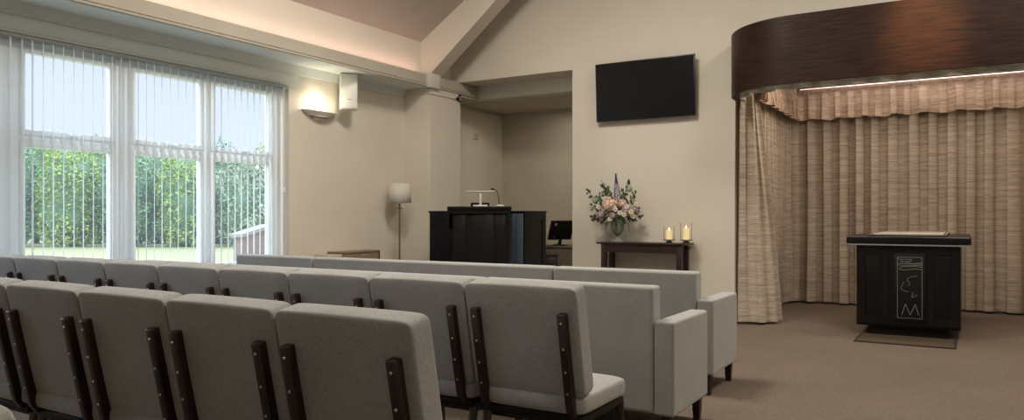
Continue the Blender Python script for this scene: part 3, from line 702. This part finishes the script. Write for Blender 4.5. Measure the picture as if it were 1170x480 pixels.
# ================================================================= URN AND FLOWERS
UX = x_at_y(705.5, 8.22); UY = 8.22
ur = empty('flower_urn', (UX, UY, TZ)); tag(ur, 'green grey metal urn with scroll handles on the console table', 'urn')
mb = MB(); mb.lathe([(.082, 0), (.082, .012), (.070, .022), (.040, .036), (.020, .055), (.018, .070), (.030, .082), (.056, .105), (.070, .140), (.078, .185), (.082, .235), (.092, .262), (.098, .270), (.090, .270), (.072, .235), (.06, .15)], n=32); mb.build('bowl', 'pewter', ur)
for s in (-1, 1):
    mb = MB(); pts = []
    for t in range(26):
        u = t / 25
        if u < .55:
            a = u / .55; pts.append((s * (.088 + .065 * math.sin(a * PI * .75)), 0, .262 - .165 * a))
        else:
            a = (u - .55) / .45 * 2 * PI * .95; pts.append((s * (.088 + .046 - .0 - .024 + .024 * math.cos(a + .2)), 0, .097 - .024 * math.sin(a + .2)))
    mb.tube(pts, .006, 8); mb.build('scroll_handle', 'pewter', ur)
FZ = TZ + .26
def P(px, py, off=0.):      # a spot in the bouquet from its column and row
    Y = UY + off; return Vector((x_at_y(px, Y), Y, z_at(py, x_at_y(px, Y), Y)))
frn = random.Random(11)
def stem_to(name, tip, label, cat, group, m='stem'):
    root = Vector((UX + frn.uniform(-.02, .02), UY + frn.uniform(-.02, .02), FZ - .04))
    o = empty(name, root); tag(o, label, cat, group); t = tip - root
    mid = t * .5 + Vector((0, 0, .04))
    mb = MB(); mb.tube([(0, 0, 0), mid * .5, mid, t * .85, t], .003, 5); mb.build('stem', m, o); return o, t
def leaf(mb, p, d, ln, wd):
    d = d.normalized(); sd = d.cross(Vector((frn.uniform(-.4, .4), -1, frn.uniform(-.2, .6)))).normalized() * wd; n = d.cross(sd).normalized() * wd * .3
    a, b_, c, e, m_ = p, p + d * ln * .45 + sd, p + d * ln, p + d * ln * .45 - sd, p + d * ln * .5 + n
    mb.b.faces.new([mb.b.verts.new(q) for q in (a, b_, m_)]); mb.b.faces.new([mb.b.verts.new(q) for q in (b_, c, m_)])
    mb.b.faces.new([mb.b.verts.new(q) for q in (c, e, m_)]); mb.b.faces.new([mb.b.verts.new(q) for q in (e, a, m_)])
def ballbloom(px, py, off, r_, m, label, name='hydrangea', group='large round blooms'):
    o, t = stem_to(name, P(px, py, off), label, 'flower', group)
    mb = MB()
    for i in range(80):
        ph = frn.uniform(0, 2 * PI); cz = frn.uniform(-1, 1); s = math.sqrt(1 - cz * cz); n = Vector((s * math.cos(ph), s * math.sin(ph), cz))
        c = t + n * r_ * frn.uniform(.82, 1.0); u = n.cross(Vector((.3, .2, 1))).normalized(); v = n.cross(u)
        for k in range(4):
            a = k * PI / 2 + ph; d = (u * math.cos(a) + v * math.sin(a)); e = (u * math.cos(a + .7) + v * math.sin(a + .7)); f = (u * math.cos(a - .7) + v * math.sin(a - .7)); q = r_ * .24
            mb.quad([c, c + f * q * .7 + n * .002, c + d * q + n * .005, c + e * q * .7 + n * .002])
    mb.sphere(t, r_ * .8, 2)
    mb.build('bloom', m, o, smooth=False)
ballbloom(696.5, 234, -.12, .095, 'pink', 'big peach pink hydrangea at the centre front of the bouquet')
ballbloom(711, 233, -.07, .055, 'pink', 'small peach bloom right of the big peach hydrangea')
ballbloom(716, 241, -.09, .062, 'mauve', 'mauve pink bloom at the right centre of the bouquet')
ballbloom(725, 239, -.03, .052, 'mauve', 'mauve bloom near the right edge of the bouquet')
ballbloom(687, 245, -.05, .054, 'mauve', 'dusky mauve bloom low at the left of the bouquet')
ballbloom(700, 246, -.09, .052, 'mauve', 'dusky mauve bloom low in the centre of the bouquet')
ballbloom(680, 229, -.0, .040, 'palegreen', 'pale green round bloom at the upper left of the bouquet')
ballbloom(719, 216, .0, .036, 'palegreen', 'pale green bloom at the upper right of the bouquet')
def daisy(px, py, off, label):
    o, t = stem_to('daisy', P(px, py, off), label, 'flower', 'white daisies in the bouquet'); n = Vector((.35, -.9, .25)).normalized(); u = n.cross(Vector((0, 0, 1))).normalized(); v = n.cross(u)
    mb = MB()
    for k in range(12):
        a = k * PI / 6; d = u * math.cos(a) + v * math.sin(a); w_ = (u * math.cos(a + PI / 2) + v * math.sin(a + PI / 2)) * .006
        mb.quad([t + d * .006, t + d * .022 + w_, t + d * .032, t + d * .022 - w_])
    mb.build('petals', 'white', o, smooth=False)
    mb = MB(); mb.sphere(t + n * .003, .009, 2); mb.build('eye', 'yellow', o)
for a in ((716, 236, -.15, 'white daisy between the mauve blooms on the right'), (684, 237, -.09, 'white daisy left of the big peach hydrangea'), (693, 227, -.17, 'white daisy on top of the big peach hydrangea'), (721, 242, -.14, 'white daisy on the lower right mauve bloom'), (708, 243, -.15, 'white daisy at the front centre of the bouquet'), (713, 245, -.15, 'white daisy just right of the front centre daisy'), (723, 247, -.1, 'white daisy low on the right of the bouquet'),
          (703, 239, -.16, 'white daisy touching the big peach hydrangea'), (690, 239, -.14, 'white daisy at the left of the bouquet'), (727, 233, -.07, 'white daisy at the right edge of the bouquet'), (697, 250, -.12, 'white daisy lowest over the urn rim')): daisy(*a)
# delphinium spire
o, t = stem_to('delphinium', P(703.5, 199, 0), 'tall violet and grey flower spire rising from the top of the bouquet', 'flower', None)
mb = MB()
for i in range(70):
    u = i / 70; z = .40 + .60 * u; p = t * z; r_ = .030 * (1.05 - u); a = i * 2.4
    c = p + Vector((math.cos(a) * r_, math.sin(a) * r_, 0)); d = Vector((math.cos(a), math.sin(a), .5))
    leaf(mb, c, d, .034 * (1.15 - u), .014)
mb.build('florets', 'purple', o, smooth=False)
mb = MB()
for i in range(26): u = i / 26; a = i * 2.1; leaf(mb, t * (.8 + .2 * u), Vector((math.cos(a), math.sin(a), 1.2)), .02, .007)
mb.build('buds', 'leafdark', o, smooth=False)
def spray(px, py, off, n, ln, wd, m, name, label, group='leafy sprays in the bouquet', sag=0):
    o, t = stem_to(name, P(px, py, off), label, 'foliage', group)
    mb = MB()
    for i in range(n):
        u = .35 + .65 * i / (n - 1); p = t * u; side = 1 if i % 2 else -1
        d = t.normalized() * .5 + Vector((frn.uniform(-.6, .6), frn.uniform(-.7, .2), side * .7 + frn.uniform(-.3, .3)))
        leaf(mb, p + Vector((frn.uniform(-.016, .016), frn.uniform(-.016, .016), frn.uniform(-.016, .016))), d, 1.35 * ln * frn.uniform(.7, 1.1), 1.35 * wd * frn.uniform(.8, 1.1))
    mb.build('leaves', m, o, smooth=False)
for a in ((672, 219, .0, 16, .045, .016, 'leafdark', 'ivy_sprig', 'dark ivy sprig reaching furthest to the upper left'),
          (677, 249, -.02, 16, .045, .016, 'leafdark', 'ivy_sprig', 'dark ivy sprig drooping at the lower left'),
          (676, 236, .0, 12, .04, .014, 'leafdark', 'ivy_sprig', 'dark leaf sprig pointing left at middle height'),
          (688, 213, .02, 18, .05, .016, 'leafdark', 'leafy_twig', 'leafy twig rising left of the violet spire'),
          (688, 209.5, .03, 30, .026, .006, 'leafdark', 'fern_frond', 'fine fern frond lying out left of the violet spire'),
          (726, 221, .0, 26, .04, .010, 'leaf', 'fern_frond', 'green fern frond reaching to the upper right'),
          (718, 209, .03, 18, .045, .014, 'leafdark', 'leafy_twig', 'leafy twig at the top right of the bouquet'),
          (733, 247, .0, 16, .04, .011, 'leafdark', 'leafy_twig', 'dark twig pointing out to the lower right'),
          (730, 240, -.04, 14, .04, .012, 'leafdark', 'leafy_twig', 'dark twig right of the mauve blooms'),
          (696, 217, -.03, 22, .05, .015, 'leaf', 'leafy_twig', 'bright green leaves above the peach hydrangea'),
          (712, 220, -.03, 24, .05, .015, 'leaf', 'leafy_twig', 'bright green leaves right of the spire foot'),
          (703, 254, -.13, 12, .045, .015, 'leaf', 'hanging_leaves', 'bright green leaves hanging over the urn rim'),
          (711, 251, -.12, 10, .045, .015, 'leaf', 'hanging_leaves', 'green leaves hanging over the right of the urn rim'),
          (685, 224, -.04, 20, .045, .014, 'leaf', 'leafy_twig', 'green leaves at the left behind the peach hydrangea')): spray(*a)

# ================================================================= CANOPY
cn = empty('catafalque_canopy', (-.505, YW, 2.487)); tag(cn, 'large dark polished wood canopy with rounded corners above the curtains', 'canopy')
CI = Matrix.Translation(cn.location).inverted()
CZ0, CZ1 = 2.487, 3.14
def cpath(inset=0, y_end=YW, step=.03):
    r_ = .8 - inset; xl, xr, yf = -2.20 + inset, 1.19 - inset, 7.55 + inset; pts = []
    pts.append((xl, y_end)); pts.append((xl, 8.36))
    for i in range(0, 25): a = PI + (PI / 2) * i / 24; pts.append((xl + r_ + math.cos(a) * r_, yf + r_ + math.sin(a) * r_))
    for i in range(0, 25): a = 1.5 * PI + (PI / 2) * i / 24; pts.append((xr - r_ + math.cos(a) * r_, yf + r_ + math.sin(a) * r_))
    pts.append((xr, 8.36)); pts.append((xr, y_end)); return pts
a_, b_ = cpath(0, YW - .001), cpath(.03, YW - .001)
mb = MB(); n = len(a_)
V = [[mb.b.verts.new((p[0], p[1], z)) for p in q] for q, z in ((a_, CZ0), (a_, CZ1), (b_, CZ1), (b_, CZ0))]
for i in range(n - 1):
    for k in range(4): mb.b.faces.new((V[k][i], V[k][i + 1], V[(k + 1) % 4][i + 1], V[(k + 1) % 4][i]))
mb.flat = False; o = mb.build('fascia', 'canopy', cn); o.matrix_parent_inverse = CI
mb = MB(); q = cpath(.03, YW - .001); mb.prism(q, CZ1 - .06, CZ1 - .04); o = mb.build('canopy_top', 'canopyin', cn); o.matrix_parent_inverse = CI

# pleated cloth ------------------------------------------------------------
def resample(pts, step):
    pts = [Vector(p) for p in pts]; out = [pts[0]]; acc = 0; S = [0]
    for a, b in zip(pts, pts[1:]): S.append(S[-1] + (b - a).length)
    n = int(S[-1] / step); j = 0; out = []
    for i in range(n + 1):
        s = S[-1] * i / n
        while j < len(S) - 2 and S[j + 1] < s: j += 1
        t = (s - S[j]) / max(1e-9, S[j + 1] - S[j]); out.append(pts[j].lerp(pts[j + 1], t))
    return out, S[-1]
def cloth(name, top, bot, z0, z1, lam, amp0, amp1, parent, m, seed=0, nz=20, step=.012, hem=0, gather=0, inv=None):
    """pleated sheet between a top and a bottom plan curve; amp0 at the hem, amp1 at the heading"""
    T, ln = resample(top, step * 1.0); nT = len(T); Bt, lb = resample(bot, lb_step(bot, nT))
    Bt = (Bt + [Bt[-1]] * 3)[:nT]
    rn = random.Random(seed); b = bmesh.new(); uvl = b.loops.layers.uv.new('UVMap'); rows = []
    ph = [0]
    for i in range(1, nT): ph.append(ph[-1] + (ln / (nT - 1)) / lam * 2 * PI * (1 + .9 * noise.noise(Vector((i * .02 + seed * 5, seed, 0)))))
    for j in range(nz + 1):
        v = j / nz; row = []
        for i in range(nT):
            p = Bt[i].lerp(T[i], v)
            a = (Bt[max(i - 1, 0)].lerp(T[max(i - 1, 0)], v)); c = (Bt[min(i + 1, nT - 1)].lerp(T[min(i + 1, nT - 1)], v)); t = (c - a)
            t = t.normalized() if t.length > 1e-9 else Vector((1, 0)); nn = Vector((t.y, -t.x))
            A_ = amp0 + (amp1 - amp0) * v ** 1.2
            wv = math.sin(ph[i] + .5 * noise.noise(Vector((i * .03, v * 2, seed)))); wv = math.copysign(abs(wv) ** .75, wv)
            big = noise.noise(Vector((i * .035, v * 1.3, seed + 9)))
            off = A_ * (wv * (1 + .8 * big) + 1.1 * big) * .9
            if gather and v > 1 - gather: off = off * .25 + .006 * math.sin(ph[i] * 4.6)
            z = z0 + (z1 - z0) * v
            if hem: z += hem * (1 - v) * (math.sin(ph[i] * .5) + noise.noise(Vector((i * .05, 0, seed))) * 1.5)
            q = p + nn * off + t * (A_ * .35 * math.cos(ph[i] * 2))
            row.append(b.verts.new((q.x, q.y, z)))
        rows.append(row)
    k = 0
    for j in range(nz):
        for i in range(nT - 1):
            f = b.faces.new((rows[j][i], rows[j][i + 1], rows[j + 1][i + 1], rows[j + 1][i])); f.smooth = True
            for l, (ii, jj) in zip(f.loops, ((i, j), (i + 1, j), (i + 1, j + 1), (i, j + 1))):
                l[uvl].uv = (ii * step * 1.5 + seed, z0 + (z1 - z0) * jj / nz)
    me = bpy.data.meshes.new(name); b.to_mesh(me); b.free(); o = link(name, me, parent, m)
    if inv is not None: o.matrix_parent_inverse = inv
    return o
def lb_step(pts, n):
    S = sum((Vector(b) - Vector(a)).length for a, b in zip(pts, pts[1:])); return S / (n - 1) * .99999
def curtain(name, label, *a, **k):
    o = cloth(name, *a, **k); tag(o, label, 'curtain', 'woven beige drapes of the curtained recess'); return o
curtain('curtain', 'wide pleated beige woven curtain hanging across the back behind the catafalque', [(-2.13, 11.0), (1.15, 11.0)], [(-2.13, 11.0), (1.15, 11.0)], .03, 2.99, .21, .075, .05, None, 'curtain', seed=1, nz=26)
curtain('curtain', 'narrow shaded beige curtain along the left side of the recess, behind the front drape', [(-2.12, 8.98), (-2.12, 10.92)], [(-2.13, 8.98), (-2.13, 10.92)], .03, 2.99, .13, .035, .03, None, 'curtain', seed=2, nz=22)
curtain('curtain', 'bunched beige drape at the left front of the recess beside the cream wall', [(-2.17, 8.48), (-2.13, 8.54), (-2.11, 8.68), (-2.10, 8.86)], [(-2.20, 8.45), (-2.04, 8.47), (-1.90, 8.56), (-1.82, 8.70), (-1.82, 8.86)], .03, 2.97, .12, .035, .024, None, 'curtain', seed=3, nz=26, step=.004)
o = cloth('valance', [(-2.0, 8.66), (-2.0, 10.87), (1.12, 10.87)], [(-1.99, 8.66), (-1.99, 10.86), (1.12, 10.86)], 2.52, 2.955, .17, .044, .012, None, 'valance', seed=4, nz=12, hem=.010, gather=.2, step=.008)
tag(o, 'gathered pink beige valance frill running round the top of the curtains', 'valance')
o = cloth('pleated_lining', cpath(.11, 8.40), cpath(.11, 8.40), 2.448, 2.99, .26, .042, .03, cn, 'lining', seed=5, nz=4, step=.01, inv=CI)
# led strip
zl = z_at(103, -2.0, 10.78)
led = empty('led_strip_light', (0, 10.78, zl)); tag(led, 'thin glowing pink white strip light above the valance', 'strip light')
xl = x_at_y(914, 10.78)
mb = MB(); mb.b2(xl, 1.1, -.010, .010, -.006, .004, .002); mb.build('light_tube', 'led', led)
mb = MB(); mb.b2(xl - .01, 1.11, -.010, .02, .005, .016); mb.build('channel', 'blackmatte', led)

# ================================================================= CATAFALQUE
ca = empty('catafalque', (-.51, 8.42, 0)); tag(ca, 'black catafalque table with engraved front plaque and metal bed on top', 'catafalque')
mb = MB(); mb.b2(-.355, .355, .055, 1.50, 0, .10); mb.build('plinth', 'blackmatte', ca)
mb = MB(); mb.b2(-.46, .46, 0, 1.58, .093, .925, .003); mb.build('body', 'black', ca)
mb = MB(); shaker(mb, -.455, -.165, .12, .90, 0, .010, .075); shaker(mb, .165, .455, .12, .90, 0, .010, .075); mb.b2(-.165, .165, -.004, 0, .12, .90); mb.build('front_frame', 'black', ca)
mb = MB(); mb.b2(-.548, .548, -.06, 1.64, .925, 1.0, .012, 3); mb.build('slab_top', 'black', ca)
mb = MB(); mb.b2(-.535, .535, -.052, 1.63, .910, .925); mb.build('edge_strip', 'edgestrip', ca)
mb = MB(); mb.b2(-.345, .345, -.03, 1.60, 1.0, 1.012, .004); mb.build('bed_plate', 'bedmetal', ca)
for i in range(6): mb = MB(); y_ = .12 + i * .26; mb.tube([(-.31, y_, 1.017), (.31, y_, 1.017)], .010, 12); mb.build('roller', 'steeldim', ca)
for s in (-1, 1): mb = MB(); mb.b2(s * .335 - .006, s * .335 + .006, -.02, 1.59, 1.012, 1.024, .002); mb.build('side_guide', 'steeldim', ca)
# plaque: columns 1021..1057, rows 290..366
yq = 8.395
qx0, qx1 = x_at_y(1021.5, yq) + .51, x_at_y(1057.5, yq) + .51; qz1, qz0 = z_at(290, -.51, yq), z_at(367.5, -.51, yq)
mb = MB(); mb.b2(qx0, qx1, -.026, -.003, qz0, qz1, .004); pl = mb.build('plaque', 'blackmatte', ca)
fx0, fx1 = qx0 + .030, qx1 - .030; fz0, fz1 = qz0 + .035, qz1 - .035
def E_(p):   # plaque drawing units (93..245, 52..445)
    return (fx0 + (p[0] - 90) / 153 * (fx1 - fx0), -.0275, fz1 - (p[1] - 52) / 393 * (fz1 - fz0))
def ribbon(mb, pts, w_):
    P_ = [Vector(E_(p)) for p in pts]; Q = []
    for i in range(len(P_) - 1):       # Catmull-Rom
        a, b, c, d = P_[max(i - 1, 0)], P_[i], P_[i + 1], P_[min(i + 2, len(P_) - 1)]
        for k in range(6):
            t = k / 6; Q.append(.5 * ((2 * b) + (c - a) * t + (2 * a - 5 * b + 4 * c - d) * t * t + (3 * b - a - 3 * c + d) * t ** 3))
    Q.append(P_[-1]); prev = None
    for i, p in enumerate(Q):
        t = (Q[min(i + 1, len(Q) - 1)] - Q[max(i - 1, 0)]).normalized(); nn = Vector((t.z, 0, -t.x)) * w_
        cur = (mb.b.verts.new(p + nn), mb.b.verts.new(p - nn))
        if prev: mb.b.faces.new((prev[0], cur[0], cur[1], prev[1]))
        prev = cur
def seg(mb, a, b, w_):
    A_, B_ = Vector(E_(a)), Vector(E_(b)); t = (B_ - A_).normalized(); nn = Vector((t.z, 0, -t.x)) * w_; mb.quad([A_ + nn, B_ + nn, B_ - nn, A_ - nn])
mb = MB(); c4 = [(90, 52), (243, 52), (243, 445), (90, 445)]
for i in range(4): seg(mb, c4[i], c4[(i + 1) % 4], .0018)
mb.build('engraved_border', 'engrave', pl)
mb = MB()
for s in ([(93, 64), (140, 66), (170, 65), (180, 71), (160, 78), (120, 80), (110, 76), (150, 84), (190, 92), (215, 88), (242, 86)], [(93, 92), (150, 94), (200, 96), (242, 93)], [(91, 104), (242, 104)],
          [(242, 113), (190, 111), (130, 113), (104, 124), (112, 133), (150, 132), (200, 127), (242, 131)],
          [(212, 171), (185, 175), (158, 188), (150, 199), (162, 212), (168, 222), (162, 234), (156, 232)], [(128, 214), (122, 232), (112, 252), (122, 264), (142, 272), (160, 273)],
          [(183, 275), (187, 290), (178, 309), (196, 305), (214, 292)]): ribbon(mb, s, .0019)
mb.build('engraved_drawing', 'engrave', pl)
mb = MB()
for a, b in (((118, 424), (140, 354)), ((140, 354), (170, 424)), ((170, 424), (201, 354)), ((201, 354), (224, 424))): seg(mb, a, b, .0024)
mb.build('engraved_letter', 'engrave', pl)
fm = empty('floor_hatch_mat', (-.505, 8.14, 0)); tag(fm, 'flat brown mat with dark border at the foot of the catafalque', 'mat')
mb = MB(); mb.b2(-.425, .425, -.29, .25, .001, .010, .002); mb.build('mat_border', 'matedge', fm)
mb = MB(); mb.b2(-.405, .405, -.27, .23, .010, .013); mb.build('mat_field', 'mat', fm)

# ================================================================= LIGHT
wld = bpy.data.worlds.new('sky'); C.world = wld; wld.use_nodes = True; nt = wld.node_tree; nt.nodes.clear()
out = nt.nodes.new('ShaderNodeOutputWorld'); bg = nt.nodes.new('ShaderNodeBackground'); tc = nt.nodes.new('ShaderNodeTexCoord'); sx = nt.nodes.new('ShaderNodeSeparateXYZ'); rp = nt.nodes.new('ShaderNodeValToRGB')
nt.links.new(tc.outputs['Generated'], sx.inputs[0]); nt.links.new(sx.outputs['Z'], rp.inputs[0]); nt.links.new(rp.outputs[0], bg.inputs[0]); nt.links.new(bg.outputs[0], out.inputs[0])
rp.color_ramp.elements[0].color = (.81, .865, 1, 1); rp.color_ramp.elements[1].position = 1; rp.color_ramp.elements[1].color = (.60, .75, 1, 1)
mr = nt.nodes.new('ShaderNodeMapRange'); mr.inputs[1].default_value = .22; mr.inputs[2].default_value = .5; mr.inputs[3].default_value = WORLD; mr.inputs[4].default_value = 5.0
nt.links.new(sx.outputs['Z'], mr.inputs[0]); nt.links.new(mr.outputs[0], bg.inputs[1])
def light(kind, name, loc, power, color, rot=(0, 0, 0), **k):
    l = bpy.data.lights.new(name, kind); l.energy = power; l.color = color
    for a, b in k.items(): setattr(l, a, b)
    o = bpy.data.objects.new(name, l); o.location = loc; o.rotation_euler = rot; col.objects.link(o); return o
def aim(o, tgt): o.rotation_euler = (Vector(tgt) - o.location).to_track_quat('-Z', 'Y').to_euler()
s = light('SUN', 'daylight', (-20, 0, 15), SUN, (.80, .90, 1), angle=R(60)); aim(s, Vector(s.location) + Vector((.82, .18, -.50)))
for (x, y_, p_) in CEIL:
    light('AREA', 'ceiling_fill', (x, y_, 4.72), p_, (1, .92, .80), shape='DISK', size=1.2)  # added discs, no fixtures seen, that light the interior
light('POINT', 'uplighter_lamp', (XW + .10, (yl0 + yl1) / 2 - .05, 2.47), UPL, (1, .91, .72), shadow_soft_size=.05)
light('AREA', 'ledge_lamp', (XP - .07, 5.4, 3.06), LEDGE, (1, .62, .54), rot=(PI, 0, 0), shape='RECTANGLE', size=.04, size_y=4.5)
light('AREA', 'recess_lamp', (-.45, 10.55, 3.05), REC, (1, .86, .78), rot=(R(14), 0, 0), shape='RECTANGLE', size=2.6, size_y=.25)
light('AREA', 'canopy_lamp', (-.45, 9.0, 3.0), REC2, (1, .84, .70), shape='RECTANGLE', size=2.4, size_y=.5)
light('AREA', 'alcove_fill', (-5.0, 9.5, 2.80), ALC, (1, .9, .76), shape='DISK', size=.6)  # added light without a seen source, brightens the alcove
s = light('SPOT', 'canopy_sheen_spot', (-.35, 5.6, 4.6), SPOT, (1, .50, .20), spot_size=R(19), spot_blend=1, shadow_soft_size=.1); aim(s, (-.33, 7.55, 2.86))  # added unseen spot imitating a lamp's sheen on the canopy wood

cam = bpy.data.cameras.new('camera'); co = bpy.data.objects.new('camera', cam); col.objects.link(co)
co.location = (0, 0, CAMZ); co.rotation_euler = (R(90), 0, A); cam.sensor_width = 36; cam.lens = 36 * FPX / 1170; cam.shift_y = 7.5 / 1170
C.camera = co
C.view_settings.view_transform = 'Standard'; C.view_settings.look = 'None'; C.view_settings.exposure = 0; C.view_settings.gamma = 1
C.cycles.use_denoising = True
C.cycles.max_bounces = 8; C.cycles.transparent_max_bounces = 24; C.cycles.diffuse_bounces = 5; C.cycles.sample_clamp_indirect = 6
